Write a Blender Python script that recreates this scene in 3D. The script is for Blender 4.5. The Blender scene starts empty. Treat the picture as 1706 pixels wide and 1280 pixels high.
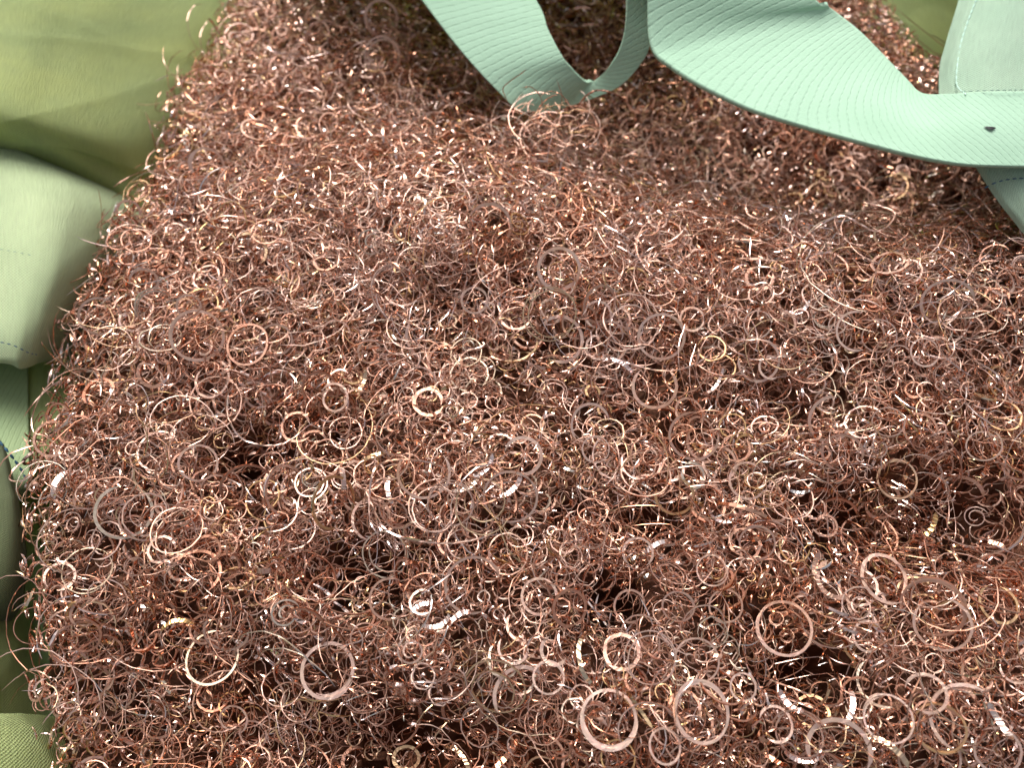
import bpy, math, random
import numpy as np
from mathutils import Vector

rng = np.random.default_rng(7)
random.seed(7)
S = bpy.context.scene
C = S.collection
R = math.radians

# ------------------------------------------------------------------ camera, sky, sun, exposure
TH = R(30.0)                      # tilt of the camera away from straight down
CAM_H = 0.2165                    # height over the mean level of the heap (m)
LENS = 26.0
FPX = LENS / 36.0 * 1706.0
cam = bpy.data.cameras.new('camera')
cam.lens = LENS; cam.sensor_width = 36.0; cam.sensor_fit = 'HORIZONTAL'
cam.clip_start = 0.005; cam.clip_end = 50
cam.dof.use_dof = True; cam.dof.focus_distance = 0.228; cam.dof.aperture_fstop = 9.5
cam_o = bpy.data.objects.new('camera', cam); C.objects.link(cam_o)
cam_o.location = (0, 0, CAM_H); cam_o.rotation_euler = (TH, 0, 0)
S.camera = cam_o

SUN_EL, SUN_AZ = 63.0, 18.0      # azimuth from +Y (behind the heap) towards -X (left)
w = bpy.data.worlds.new('World'); S.world = w; w.use_nodes = True
nt = w.node_tree; bg = nt.nodes['Background']
sky = nt.nodes.new('ShaderNodeTexSky'); sky.sky_type = 'NISHITA'; sky.sun_disc = False
sky.sun_elevation = R(SUN_EL); sky.sun_rotation = R(-SUN_AZ)
sky.air_density = 1.0; sky.dust_density = 7.0; sky.ozone_density = 1.0
hs = nt.nodes.new('ShaderNodeHueSaturation'); hs.inputs['Saturation'].default_value = 0.35      # thin even cloud
nt.links.new(sky.outputs[0], hs.inputs['Color']); nt.links.new(hs.outputs[0], bg.inputs['Color']); bg.inputs['Strength'].default_value = 0.15
sl = bpy.data.lights.new('sun', 'SUN'); sl.energy = 2.4; sl.angle = R(40); sl.color = (1.0, 0.985, 0.98)
so = bpy.data.objects.new('sun', sl); C.objects.link(so)
d = Vector((-math.sin(R(SUN_AZ)) * math.cos(R(SUN_EL)), math.cos(R(SUN_AZ)) * math.cos(R(SUN_EL)), math.sin(R(SUN_EL))))
so.rotation_euler = (-d).to_track_quat('-Z', 'Y').to_euler(); so.location = d * 3
S.view_settings.view_transform = 'Standard'; S.view_settings.look = 'None'
S.view_settings.gamma = 1.0; S.view_settings.use_curve_mapping = False
S.view_settings.exposure = 0.2
S.cycles.max_bounces = 5; S.cycles.glossy_bounces = 4; S.cycles.diffuse_bounces = 3
S.cycles.transmission_bounces = 4; S.cycles.sample_clamp_indirect = 6.0
S.cycles.use_denoising = True

# ------------------------------------------------------------------ measuring helpers
def ray(u, v):
    cx = (np.asarray(u, float) - 853.0) / FPX; cy = -(np.asarray(v, float) - 640.0) / FPX
    return cx, cy * math.cos(TH) + math.sin(TH), cy * math.sin(TH) - math.cos(TH)
def at(u, v, z=0.0):
    """the point at height z that stands where the photograph shows pixel (u, v)"""
    x, y, dz = ray(u, v)
    t = (np.asarray(z, float) - CAM_H) / dz
    return np.stack([x * t, y * t, CAM_H + dz * t], -1)

# ------------------------------------------------------------------ materials
def mat(name):
    m = bpy.data.materials.new(name); m.use_nodes = True
    n = m.node_tree.nodes; b = n['Principled BSDF']
    return m, m.node_tree, n, b
def node(nt, kind, **kw):
    x = nt.nodes.new(kind)
    for k, v in kw.items():
        if hasattr(x, k): setattr(x, k, v)
        else: x.inputs[k].default_value = v
    return x
def copper(name, stops, rough, bump=0.0, bscale=2500, rough_var=0.1, metallic=1.0):
    m, t, n, b = mat(name)
    a = node(t, 'ShaderNodeAttribute', attribute_name='tint')
    r = node(t, 'ShaderNodeValToRGB')
    while len(r.color_ramp.elements) < len(stops): r.color_ramp.elements.new(0.5)
    for e, (p, c) in zip(r.color_ramp.elements, stops): e.position = p; e.color = (*c, 1)
    t.links.new(a.outputs['Fac'], r.inputs[0])
    tc = node(t, 'ShaderNodeTexCoord')
    nz = node(t, 'ShaderNodeTexNoise', Scale=420.0, Detail=3.0)
    t.links.new(tc.outputs['Object'], nz.inputs['Vector'])
    mx = node(t, 'ShaderNodeMix', data_type='RGBA', blend_type='MULTIPLY'); mx.inputs[0].default_value = 0.35
    t.links.new(r.outputs[0], mx.inputs[6]); t.links.new(nz.outputs['Color'], mx.inputs[7])
    hv = node(t, 'ShaderNodeMix', data_type='RGBA'); 
    t.links.new(nz.outputs['Fac'], hv.inputs[0]); t.links.new(r.outputs[0], hv.inputs[6]); t.links.new(mx.outputs[2], hv.inputs[7])
    ge = node(t, 'ShaderNodeNewGeometry'); pn = node(t, 'ShaderNodeTexNoise', Scale=28.0, Detail=4.0, Roughness=0.6); t.links.new(ge.outputs['Position'], pn.inputs['Vector'])
    pr = node(t, 'ShaderNodeMapRange'); pr.inputs['From Min'].default_value = 0.5; pr.inputs['From Max'].default_value = 0.68; pr.inputs['To Max'].default_value = 0.75
    t.links.new(pn.outputs['Fac'], pr.inputs['Value'])
    ox = node(t, 'ShaderNodeMix', data_type='RGBA', blend_type='MULTIPLY'); ox.inputs[7].default_value = (0.88, 0.66, 0.50, 1)      # browner, oxidised patches
    t.links.new(pr.outputs[0], ox.inputs[0]); t.links.new(hv.outputs[2], ox.inputs[6])
    t.links.new(ox.outputs[2], b.inputs['Base Color'])
    b.inputs['Metallic'].default_value = metallic
    mr = node(t, 'ShaderNodeMapRange'); mr.inputs['To Min'].default_value = rough - rough_var; mr.inputs['To Max'].default_value = rough + rough_var
    t.links.new(nz.outputs['Fac'], mr.inputs['Value']); t.links.new(mr.outputs[0], b.inputs['Roughness'])
    if bump:
        n2 = node(t, 'ShaderNodeTexNoise', Scale=float(bscale), Detail=2.0); t.links.new(tc.outputs['Object'], n2.inputs['Vector'])
        bp = node(t, 'ShaderNodeBump', Strength=bump, Distance=0.0003)
        t.links.new(n2.outputs['Fac'], bp.inputs['Height']); t.links.new(bp.outputs[0], b.inputs['Normal'])
    return m
STOPS_MATTE = [(0.0, (0.34, 0.15, 0.092)), (0.35, (0.54, 0.305, 0.218)), (0.72, (0.74, 0.52, 0.425)), (0.88, (0.60, 0.37, 0.17)), (1.0, (0.60, 0.50, 0.41))]
STOPS_SHINY = [(0.0, (0.62, 0.28, 0.155)), (0.4, (0.77, 0.455, 0.33)), (0.7, (0.86, 0.68, 0.62)), (0.85, (0.66, 0.44, 0.20)), (1.0, (0.84, 0.80, 0.77))]
M_MATTE = copper('copper_matte', STOPS_MATTE, 0.45, 0.25, metallic=0.85)
M_SHINY = copper('copper_shiny', STOPS_SHINY, 0.13, 0.0, rough_var=0.08)
M_CORE = copper('copper_core', [(0.0, (0.10, 0.045, 0.03)), (1.0, (0.16, 0.08, 0.05))], 0.5, 1.0, 900)  # dark base colour puts the shade of the deep gaps into the core

def fabric(name, col, col2, translucent, rib=None, weave=0.0011, rough=0.75):
    m, t, n, b = mat(name)
    out = n['Material Output']
    uv = node(t, 'ShaderNodeUVMap', uv_map='UVMap')
    nz = node(t, 'ShaderNodeTexNoise', Scale=26.0, Detail=4.0); t.links.new(uv.outputs[0], nz.inputs['Vector'])
    cm = node(t, 'ShaderNodeMix', data_type='RGBA'); cm.inputs[6].default_value = (*col, 1); cm.inputs[7].default_value = (*col2, 1)
    rr = node(t, 'ShaderNodeMapRange'); rr.inputs['From Min'].default_value = 0.35; rr.inputs['From Max'].default_value = 0.65
    t.links.new(nz.outputs['Fac'], rr.inputs['Value']); t.links.new(rr.outputs[0], cm.inputs[0])
    sp = node(t, 'ShaderNodeSeparateXYZ'); t.links.new(uv.outputs[0], sp.inputs[0])
    def mth(op, a, bb=None):
        x = node(t, 'ShaderNodeMath', operation=op)
        for i, q in enumerate((a, bb)):
            if q is None: continue
            if isinstance(q, (int, float)): x.inputs[i].default_value = q
            else: t.links.new(q, x.inputs[i])
        return x.outputs[0]
    wob = node(t, 'ShaderNodeTexNoise', Scale=120.0, Detail=2.0); t.links.new(uv.outputs[0], wob.inputs['Vector'])
    wv = mth('MULTIPLY', wob.outputs['Fac'], 0.0012)
    X = mth('ADD', sp.outputs[0], wv); Y = mth('ADD', sp.outputs[1], wv)
    k = 2 * math.pi / weave
    wx = mth('SINE', mth('MULTIPLY', X, k)); wy = mth('SINE', mth('MULTIPLY', Y, k))
    h = mth('MULTIPLY', wx, wy)
    if rib:
        pitch, ang, stroke = rib
        along = mth('ADD', mth('MULTIPLY', X, math.cos(ang)), mth('MULTIPLY', Y, math.sin(ang)))
        r1 = mth('SINE', mth('MULTIPLY', along, 2 * math.pi / pitch))
        acr = mth('ADD', mth('MULTIPLY', X, -math.sin(ang) + 0.55), mth('MULTIPLY', Y, math.cos(ang)))
        r2 = mth('SINE', mth('MULTIPLY', acr, 2 * math.pi / stroke))
        gr = mth('POWER', mth('MAXIMUM', r1, 0.0), 4.0)
        h = mth('MULTIPLY', gr, mth('SUBTRACT', mth('MULTIPLY', r2, -0.45), 0.9))
    mp = node(t, 'ShaderNodeMapping'); mp.inputs['Scale'].default_value = (1500, 130, 1); mp.inputs['Rotation'].default_value = (0, 0, 0.35)
    t.links.new(uv.outputs[0], mp.inputs[0]); st = node(t, 'ShaderNodeTexNoise', Scale=1.0, Detail=3.0); t.links.new(mp.outputs[0], st.inputs['Vector'])
    h = mth('ADD', h, mth('MULTIPLY', mth('SUBTRACT', st.outputs['Fac'], 0.5), 2.2 if not rib else 0.5))
    nf = node(t, 'ShaderNodeTexNoise', Scale=1500.0, Detail=2.0); t.links.new(uv.outputs[0], nf.inputs['Vector'])
    h = mth('ADD', h, mth('MULTIPLY', nf.outputs['Fac'], 0.8))
    bp = node(t, 'ShaderNodeBump', Strength=0.4 if rib else 0.7, Distance=0.00035 if rib else 0.0003)
    t.links.new(h, bp.inputs['Height']); t.links.new(bp.outputs[0], b.inputs['Normal'])
    # threads: colour is darker in the valleys of the weave
    dk = node(t, 'ShaderNodeMapRange'); dk.inputs['From Min'].default_value = -1.6; dk.inputs['From Max'].default_value = 1.2
    dk.inputs['To Min'].default_value = 0.80 if rib else 0.62; dk.inputs['To Max'].default_value = 1.0
    t.links.new(h, dk.inputs['Value'])
    hs = node(t, 'ShaderNodeHueSaturation'); t.links.new(cm.outputs[2], hs.inputs['Color']); t.links.new(dk.outputs[0], hs.inputs['Value'])
    t.links.new(hs.outputs[0], b.inputs['Base Color'])
    b.inputs['Roughness'].default_value = rough
    b.inputs['Specular IOR Level'].default_value = 0.35
    b.inputs['Sheen Weight'].default_value = 0.1
    tr = node(t, 'ShaderNodeBsdfTranslucent'); t.links.new(bp.outputs[0], tr.inputs['Normal'])
    sat = node(t, 'ShaderNodeHueSaturation', Saturation=1.35, Value=0.9); t.links.new(hs.outputs[0], sat.inputs['Color'])
    t.links.new(sat.outputs[0], tr.inputs['Color'])
    ms = node(t, 'ShaderNodeMixShader'); ms.inputs[0].default_value = translucent
    t.links.new(b.outputs[0], ms.inputs[1]); t.links.new(tr.outputs[0], ms.inputs[2]); t.links.new(ms.outputs[0], out.inputs['Surface'])
    return m
M_CLOTH = fabric('lime_cloth', (0.66, 0.73, 0.30), (0.54, 0.63, 0.28), 0.5)
M_FLAP = fabric('pale_cloth', (0.62, 0.73, 0.42), (0.55, 0.67, 0.38), 0.25)
M_MINT = fabric('mint_cloth', (0.50, 0.67, 0.49), (0.44, 0.62, 0.45), 0.2)
M_WEB = fabric('mint_webbing', (0.41, 0.61, 0.44), (0.36, 0.55, 0.39), 0.06, rib=(0.0024, R(62), 0.0016))
M_WEB2 = fabric('lime_webbing', (0.38, 0.50, 0.26), (0.33, 0.46, 0.24), 0.06, rib=(0.0016, R(20), 0.0008))
M_DRAPE = fabric('grey_green_drape', (0.27, 0.32, 0.15), (0.20, 0.25, 0.12), 0.35, weave=0.0008, rough=0.6)
def plain(name, col, rough):
    m, t, n, b = mat(name); b.inputs['Roughness'].default_value = rough
    tc = node(t, 'ShaderNodeTexCoord'); nz = node(t, 'ShaderNodeTexNoise', Scale=300.0, Detail=3.0)
    t.links.new(tc.outputs['Object'], nz.inputs['Vector'])
    mx = node(t, 'ShaderNodeMix', data_type='RGBA'); mx.inputs[6].default_value = (*[c * 0.75 for c in col], 1); mx.inputs[7].default_value = (*col, 1)
    t.links.new(nz.outputs['Fac'], mx.inputs[0]); t.links.new(mx.outputs[2], b.inputs['Base Color'])
    return m
M_BLUE = plain('blue_thread', (0.03, 0.10, 0.16), 0.8)
M_GREY = plain('grey_thread', (0.22, 0.36, 0.28), 0.8)
M_PALE = plain('pale_thread', (0.55, 0.78, 0.65), 0.8)
M_BLACK = plain('black_speck', (0.012, 0.013, 0.012), 0.6)
M_GROUND = plain('ground_grey', (0.10, 0.13, 0.15), 0.8)

# ------------------------------------------------------------------ heap shape
EDGE_PX = [(120, 1480), (52, 1290), (30, 1150), (24, 1000), (32, 860), (52, 740), (82, 620), (100, 520), (150, 430), (222, 345),
           (250, 290), (248, 225), (318, 130), (372, 40), (405, -40), (470, -95), (640, -45), (700, -15), (760, -90), (1000, -140), (1330, -90), (1440, -10),
           (1475, 45), (1530, 105), (1640, 165), (1820, 260), (1980, 400), (2060, 620), (2060, 1480)]
EDGE = np.array([at(u, v, -0.022)[:2] for u, v in EDGE_PX])
def poly_dist(P):
    """signed distance to the rim of the heap, positive inside"""
    P = np.atleast_2d(P); dmin = np.full(len(P), 9.0); inside = np.zeros(len(P), bool)
    for i in range(len(EDGE)):
        a, b = EDGE[i], EDGE[(i + 1) % len(EDGE)]
        ab = b - a; t = np.clip(((P - a) @ ab) / (ab @ ab), 0, 1)
        dmin = np.minimum(dmin, np.linalg.norm(P - (a + t[:, None] * ab), axis=1))
        c = ((a[1] > P[:, 1]) != (b[1] > P[:, 1]))
        xi = a[0] + (P[:, 1] - a[1]) * (b[0] - a[0]) / (b[1] - a[1] + 1e-12)
        inside ^= c & (P[:, 0] < xi)
    return np.where(inside, dmin, -dmin)
BUMPS = [  # u, v, height (m), radius x, radius y (m)
    (760, 400, 0.016, 0.075, 0.050), (890, 235, 0.010, 0.028, 0.014), (1250, 480, 0.011, 0.070, 0.040), (1640, 490, 0.014, 0.060, 0.040), (480, 330, 0.006, 0.05, 0.04),
    (1230, 230, -0.018, 0.075, 0.030), (1500, 290, -0.022, 0.060, 0.026), (985, 90, -0.013, 0.045, 0.045),
    (395, 725, -0.024, 0.011, 0.009), (590, 935, -0.020, 0.016, 0.008), (1030, 975, -0.018, 0.008, 0.006), (1480, 840, -0.018, 0.020, 0.012),
    (1640, 840, -0.022, 0.02, 0.014), (200, 1180, -0.020, 0.05, 0.04), (620, 1225, -0.024, 0.030, 0.012), (745, 500, -0.015, 0.011, 0.008),
    (1380, 1110, -0.017, 0.012, 0.007), (760, 790, 0.009, 0.028, 0.016), (960, 520, 0.007, 0.02, 0.02), (330, 560, 0.006, 0.02, 0.02), (450, 1020, 0.006, 0.02, 0.013),
    (1560, 1180, 0.009, 0.035, 0.02), (1150, 1180, 0.007, 0.025, 0.018), (560, 640, 0.006, 0.02, 0.015), (1090, 860, -0.014, 0.010, 0.007), (860, 880, -0.007, 0.01, 0.006),
    (230, 740, 0.006, 0.015, 0.012), (1330, 760, 0.005, 0.02, 0.012), (1300, 660, -0.012, 0.012, 0.008), (660, 1090, 0.006, 0.02, 0.01), (870, 470, -0.012, 0.008, 0.007), (130, 900, -0.010, 0.012, 0.012), (480, 640, -0.007, 0.008, 0.006), (960, 830, -0.006, 0.008, 0.006), (1250, 1010, -0.006, 0.009, 0.005)]
BP = [(*at(u, v)[:2], h, rx, ry) for u, v, h, rx, ry in BUMPS]
_ph = rng.uniform(0, 6.28, (10, 2)); _k = rng.uniform(90, 420, 10); _an = rng.uniform(0, 6.28, 10)
def heap(x, y, d=None):
    x = np.asarray(x, float); y = np.asarray(y, float)
    z = np.zeros_like(x)
    for bx, by, h, rx, ry in BP: z += h * np.exp(-(((x - bx) / rx) ** 2 + ((y - by) / ry) ** 2))
    for i in range(10):
        kx, ky = _k[i] * math.cos(_an[i]), _k[i] * math.sin(_an[i])
        z += (0.11 / _k[i]) * np.sin(kx * x + ky * y + _ph[i, 0])
    if d is None: d = poly_dist(np.stack([x.ravel(), y.ravel()], 1)).reshape(x.shape)
    z = z - 0.020 * np.clip((0.085 - y) / 0.085, 0, 1.6) ** 2
    e = np.clip(1 - d / 0.026, 0, 1.6)
    return z * np.clip(d / 0.02, 0, 1) - 0.024 * e ** 2
def heap_normal(x, y):
    e = 0.003
    hx = (heap(x + e, y) - heap(x - e, y)) / (2 * e); hy = (heap(x, y + e) - heap(x, y - e)) / (2 * e)
    n = np.stack([-hx, -hy, np.ones_like(hx)], -1)
    return n / np.linalg.norm(n, axis=-1, keepdims=True)
def on_heap(u, v, lift=0.0):
    """march the sight line of pixel (u, v) down to the heap"""
    x, y, dz = ray(u, v)
    zs = np.linspace(0.05, -0.06, 221); t = (zs - CAM_H) / dz
    g = heap(x * t, y * t) + lift
    hit = np.argmax(zs <= g) if np.any(zs <= g) else len(zs) - 1
    return np.array([x * t[hit], y * t[hit], zs[hit]])

# ------------------------------------------------------------------ curls
def unit(a): return a / (np.linalg.norm(a, axis=-1, keepdims=True) + 1e-12)
def curls(pos, nrm, R0, grow, turns, pitch, wr, wa, segs, serr=0.12, twist=0.0, wob=0.06, spin=None, taper=True, rip=0.06, roll=0.0):
    """N coiled chips with a rectangular section: returns verts (N,S+1,4,3); inner/outer walls are cut ribbed, flat sides are dull"""
    N = len(pos); S1 = segs + 1
    f = np.linspace(0, 1, S1)[None, :]
    a = f * (np.asarray(turns)[:, None] * 2 * math.pi) + (rng.uniform(0, 6.28, N) if spin is None else spin)[:, None]
    p1, p2 = rng.uniform(0, 6.28, (2, N, 1)); wb = np.broadcast_to(np.asarray(wob, float), (N,))[:, None]
    r = R0[:, None] * (1 + np.asarray(grow)[:, None] * f) * (1 + wb * np.sin(a * 0.73 + p1))
    r = r + rng.normal(0, 1, (N, S1)) * (rip * R0 * np.asarray(turns) * 6.283 / segs)[:, None]
    z = np.asarray(pitch)[:, None] * (f - 0.5) + R0[:, None] * wb * 1.2 * np.sin(a * 0.81 + p2)
    h = np.where(np.abs(nrm[:, :1]) < 0.8, np.array([[1.0, 0, 0]]), np.array([[0, 1.0, 0]]))
    e1 = unit(np.cross(nrm, h)); e2 = np.cross(nrm, e1)
    ca, sa = np.cos(a)[..., None], np.sin(a)[..., None]
    rad = ca * e1[:, None] + sa * e2[:, None]; ax = np.broadcast_to(nrm[:, None], rad.shape)
    ce = pos[:, None] + rad * r[..., None] + ax * z[..., None]
    tw = np.asarray(twist)[..., None] * np.ones((N, 1)) if np.ndim(twist) else np.full((N, 1), twist)
    ta = (tw * (f - 0.5) + rng.normal(0, 1, (N, S1)) * serr + np.broadcast_to(np.asarray(roll, float), (N,))[:, None])[..., None]
    u = rad * np.cos(ta) + ax * np.sin(ta); v = -rad * np.sin(ta) + ax * np.cos(ta)
    tp = np.ones_like(f)
    if taper: tp = np.clip(np.minimum(f, 1 - f) / 0.08, 0.25, 1)
    hw = (np.asarray(wr)[:, None] * tp * 0.5)[..., None]; ha = (np.asarray(wa)[:, None] * tp * 0.5)[..., None]
    return np.stack([ce - u * hw - v * ha, ce + u * hw - v * ha, ce + u * hw + v * ha, ce - u * hw + v * ha], 2)
def curl_faces(N, segs):
    b = (np.arange(N) * (segs + 1) * 4)[:, None, None]
    s = (np.arange(segs) * 4)[None, :, None]
    q = []
    for k in range(4):
        k2 = (k + 1) % 4
        q.append(b + s + np.array([k, k2, 4 + k2, 4 + k])[None, None])
    F = np.stack(q, 2).reshape(-1, 4)                      # N,S,4(side),4
    M = np.tile(np.array([0, 1, 0, 1], np.int32), N * segs)   # flat sides dull, walls shiny
    cap0 = (b[:, 0] + np.array([3, 2, 1, 0])[None]); cap1 = b[:, 0] + segs * 4 + np.array([0, 1, 2, 3])[None]
    return np.concatenate([F, cap0, cap1]), np.concatenate([M, np.zeros(2 * N, np.int32)])
def make_mesh(name, V, F, M=None, mats=(), tint=None, smooth=False, uv=None):
    me = bpy.data.meshes.new(name)
    me.vertices.add(len(V)); me.vertices.foreach_set('co', np.ascontiguousarray(V, np.float32).ravel())
    n = F.shape[1]
    me.loops.add(F.size); me.loops.foreach_set('vertex_index', np.ascontiguousarray(F, np.int32).ravel())
    me.polygons.add(len(F)); me.polygons.foreach_set('loop_start', np.arange(0, F.size, n, dtype=np.int32))
    for m in mats: me.materials.append(m)
    if M is not None: me.polygons.foreach_set('material_index', np.ascontiguousarray(M, np.int32))
    me.polygons.foreach_set('use_smooth', np.full(len(F), smooth))
    if tint is not None:
        a = me.attributes.new('tint', 'FLOAT', 'POINT'); a.data.foreach_set('value', np.ascontiguousarray(tint, np.float32))
    if uv is not None:
        l = me.uv_layers.new(name='UVMap'); l.data.foreach_set('uv', np.ascontiguousarray(uv[F.ravel()], np.float32).ravel())
    me.update(calc_edges=True)
    return me
def link(name, me, parent=None, label=None, cat=None, group=None, kind=None):
    o = bpy.data.objects.new(name, me); C.objects.link(o)
    if parent: o.parent = parent
    for k, v in (('label', label), ('category', cat), ('group', group), ('kind', kind)):
        if v: o[k] = v
    return o
def tints(N): # mostly pink copper, a few golden or silvery
    t = rng.uniform(0.05, 0.72, N); g = rng.random(N) < 0.13; t[g] = rng.uniform(0.8, 1.0, g.sum()); return t
def tilted(n, sd):
    N = len(n); t = unit(np.cross(n, rng.normal(0, 1, (N, 3)))); a = rng.normal(0, 1, (N, 1)) * sd
    return unit(n * np.cos(a) + t * np.sin(a))
X0, X1, Y0, Y1 = -0.30, 0.34, -0.05, 0.43
def scatter(N, margin=0.0015, where=None):
    out = np.zeros((0, 2))
    while len(out) < N:
        P = np.stack([rng.uniform(X0, X1, N * 2), rng.uniform(Y0, Y1, N * 2)], 1)
        hw = 0.72 * (P[:, 1] * math.sin(TH) + CAM_H * math.cos(TH)) + 0.02      # a little more than the view takes in
        P = P[(np.abs(P[:, 0]) < hw)]
        P = P[poly_dist(P) > margin]
        if where is not None: P = P[rng.random(len(P)) < where(P)]
        out = np.concatenate([out, P])
    return out[:N]

VS, FS, MS, TS = [], [], [], []; off = 0
def add(V, segs, tint):
    global off
    N = len(V); F, M = curl_faces(N, segs)
    V = V.reshape(-1, 3); VS.append(V); FS.append(F + off); MS.append(M); TS.append(np.repeat(tint, (segs + 1) * 4)); off += len(V)
def layer(N, segs, r, turns, wr, wa, sd, depth, grow=(-0.3, 0.5), pitch=(0.0, 1.0), serr=0.12, wob=(0.02, 0.12), twist=(0, 0), margin=0.0035, where=None, tint=None):
    P = scatter(N, margin, where); n = heap_normal(P[:, 0], P[:, 1])
    R0 = np.exp(rng.uniform(math.log(r[0]), math.log(r[1]), N))
    T = rng.uniform(*turns, N)
    z = heap(P[:, 0], P[:, 1])
    pos = np.concatenate([P, z[:, None]], 1) + n * rng.uniform(depth[0], depth[1], N)[:, None]
    n = tilted(n, sd)
    th = rng.uniform(*wr, N); aa = th * rng.uniform(*wa, N)
    V = curls(pos, n, R0, rng.uniform(*grow, N), T, aa * T * rng.uniform(*pitch, N) * 1.6, th, aa, segs, serr, rng.uniform(*twist, N), rng.uniform(*wob, N))
    # open arcs of large radius are centred on the arc and not on the circle
    c = V.mean((1, 2), keepdims=True); k = np.where(T < 0.8, 1.0, 0.0)[:, None, None, None]
    V = V - k * (c - pos[:, None, None]) 
    add(V, segs, tints(N) if tint is None else rng.uniform(*tint, N))
MM = 0.001
layer(1300, 24, (2.6 * MM, 6.5 * MM), (0.3, 1.0), (0.4 * MM, 0.85 * MM), (0.6, 1.6), 0.5, (-7 * MM, 1.0 * MM), serr=0.10, wob=(0.04, 0.2))         # rings and broken arcs of rings
layer(2100, 24, (1.8 * MM, 4.6 * MM), (0.6, 1.7), (0.22 * MM, 0.42 * MM), (0.7, 2.0), 0.6, (-8 * MM, 1.4 * MM), grow=(-0.6, 0.6), serr=0.12, wob=(0.08, 0.3))  # coils
layer(4200, 14, (1.2 * MM, 3.2 * MM), (0.4, 1.1), (0.2 * MM, 0.45 * MM), (0.7, 2.4), 0.9, (-9 * MM, 1.0 * MM), serr=0.2, wob=(0.05, 0.35))         # small curls
layer(4000, 16, (3.5 * MM, 11 * MM), (0.15, 0.7), (0.16 * MM, 0.34 * MM), (0.6, 1.5), 0.5, (-7 * MM, 3.2 * MM), wob=(0.1, 0.5), serr=0.12, twist=(-5, 5), margin=0.004)   # fine threads
layer(450, 24, (7 * MM, 24 * MM), (0.2, 0.6), (0.14 * MM, 0.28 * MM), (0.6, 1.5), 0.35, (-1 * MM, 4.0 * MM), wob=(0.1, 0.4), serr=0.12, twist=(-5, 5), margin=0.010)   # long hairs on top
layer(8500, 4, (2.0 * MM, 6 * MM), (0.06, 0.3), (0.18 * MM, 0.6 * MM), (0.8, 2.4), 1.1, (-9 * MM, 1.2 * MM), serr=0.3, twist=(-2, 2))  # broken chips
CR = [(*at(u, v)[:2], r) for u, v, r in ((620, 330, .05), (860, 300, .05), (1000, 430, .05), (1350, 440, .05), (1600, 440, .05), (700, 480, .04))]
def crest(P): return np.max([np.exp(-((P[:, 0] - x) ** 2 + (P[:, 1] - y) ** 2) / r ** 2) for x, y, r in CR], 0)
layer(850, 22, (5 * MM, 14 * MM), (0.2, 0.55), (0.15 * MM, 0.28 * MM), (0.6, 1.5), 0.5, (0 * MM, 4.5 * MM), wob=(0.1, 0.4), serr=0.12, twist=(-5, 5), margin=0.010, where=crest, tint=(.4, .72))   # springy fuzz on the crests
# strands that spill over the fold of the dipping strap
tp = np.stack([at(rng.uniform(850, 985), rng.uniform(172, 205), rng.uniform(.013, .021)) for _ in range(30)])
Vt = curls(tp, tilted(np.tile([0, -.3, .95], (30, 1)), .6), rng.uniform(4, 11, 30) * MM, rng.uniform(-.3, .3, 30), rng.uniform(.15, .5, 30), np.zeros(30), rng.uniform(.16, .34, 30) * MM, rng.uniform(.16, .4, 30) * MM, 16, .12, 0.0, .2)
add(Vt - (Vt.mean((1, 2), keepdims=True) - tp[:, None, None]), 16, tints(30))
def glinting(N, segs, r, T, wid, depth):
    P = scatter(N); n = heap_normal(P[:, 0], P[:, 1]); z = heap(P[:, 0], P[:, 1])
    pos = np.concatenate([P, z[:, None]], 1) + n * rng.uniform(depth[0], depth[1], N)[:, None]
    hv = unit(unit(np.array([0, 0, CAM_H]) - pos) + np.array(d)[None]); hv = tilted(hv, 0.16)
    ax = unit(np.cross(hv, rng.normal(0, 1, (N, 3)))); tl = rng.uniform(0.1, 0.9, N); ax = ax * np.cos(tl)[:, None] + hv * np.sin(tl)[:, None]
    R0 = rng.uniform(*r, N); th = rng.uniform(*wid, N); TT = rng.uniform(*T, N); sg = np.where(rng.random(N) < .5, 1, -1)
    h = np.where(np.abs(ax[:, :1]) < 0.8, np.array([[1.0, 0, 0]]), np.array([[0, 1.0, 0]])); e1 = unit(np.cross(ax, h)); e2 = np.cross(ax, e1)
    a0 = np.arctan2((hv * e2).sum(1) * sg, (hv * e1).sum(1) * sg)
    V = curls(pos, ax, R0, np.zeros(N), TT, np.zeros(N), th * .25, th, segs, 0.05, 0.0, 0.02, spin=a0 - np.pi * TT, rip=0.08, roll=tl * sg)
    V = V - (V.mean((1, 2), keepdims=True) - pos[:, None, None])
    t = tints(N); add(V, segs, t)
glinting(1500, 6, (1.5 * MM, 4.0 * MM), (0.07, 0.2), (0.18 * MM, 0.5 * MM), (-5 * MM, 0.8 * MM))     # short bits of ribbed band that catch the light
# packed copper deep in the heap
gx, gy = np.meshgrid(np.linspace(X0, X1 + 0.06, 230), np.linspace(Y0, Y1, 180))
gd = poly_dist(np.stack([gx.ravel(), gy.ravel()], 1)).reshape(gx.shape)
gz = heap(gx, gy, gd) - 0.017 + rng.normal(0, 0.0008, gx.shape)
ci = np.arange(gx.size).reshape(gx.shape)
cf = np.stack([ci[:-1, :-1], ci[:-1, 1:], ci[1:, 1:], ci[1:, :-1]], -1).reshape(-1, 4)
cf = cf[(gd.ravel()[cf] > -0.012).all(1)]
cv = np.stack([gx.ravel(), gy.ravel(), gz.ravel()], 1)
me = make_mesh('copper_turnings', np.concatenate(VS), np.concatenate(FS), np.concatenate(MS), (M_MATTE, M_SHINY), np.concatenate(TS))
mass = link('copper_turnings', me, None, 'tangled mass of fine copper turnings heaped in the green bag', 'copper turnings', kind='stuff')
deep = link('buried_turnings', me, mass, kind='stuff'); deep.location = (0.0045, -0.0035, -0.0065)
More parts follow.
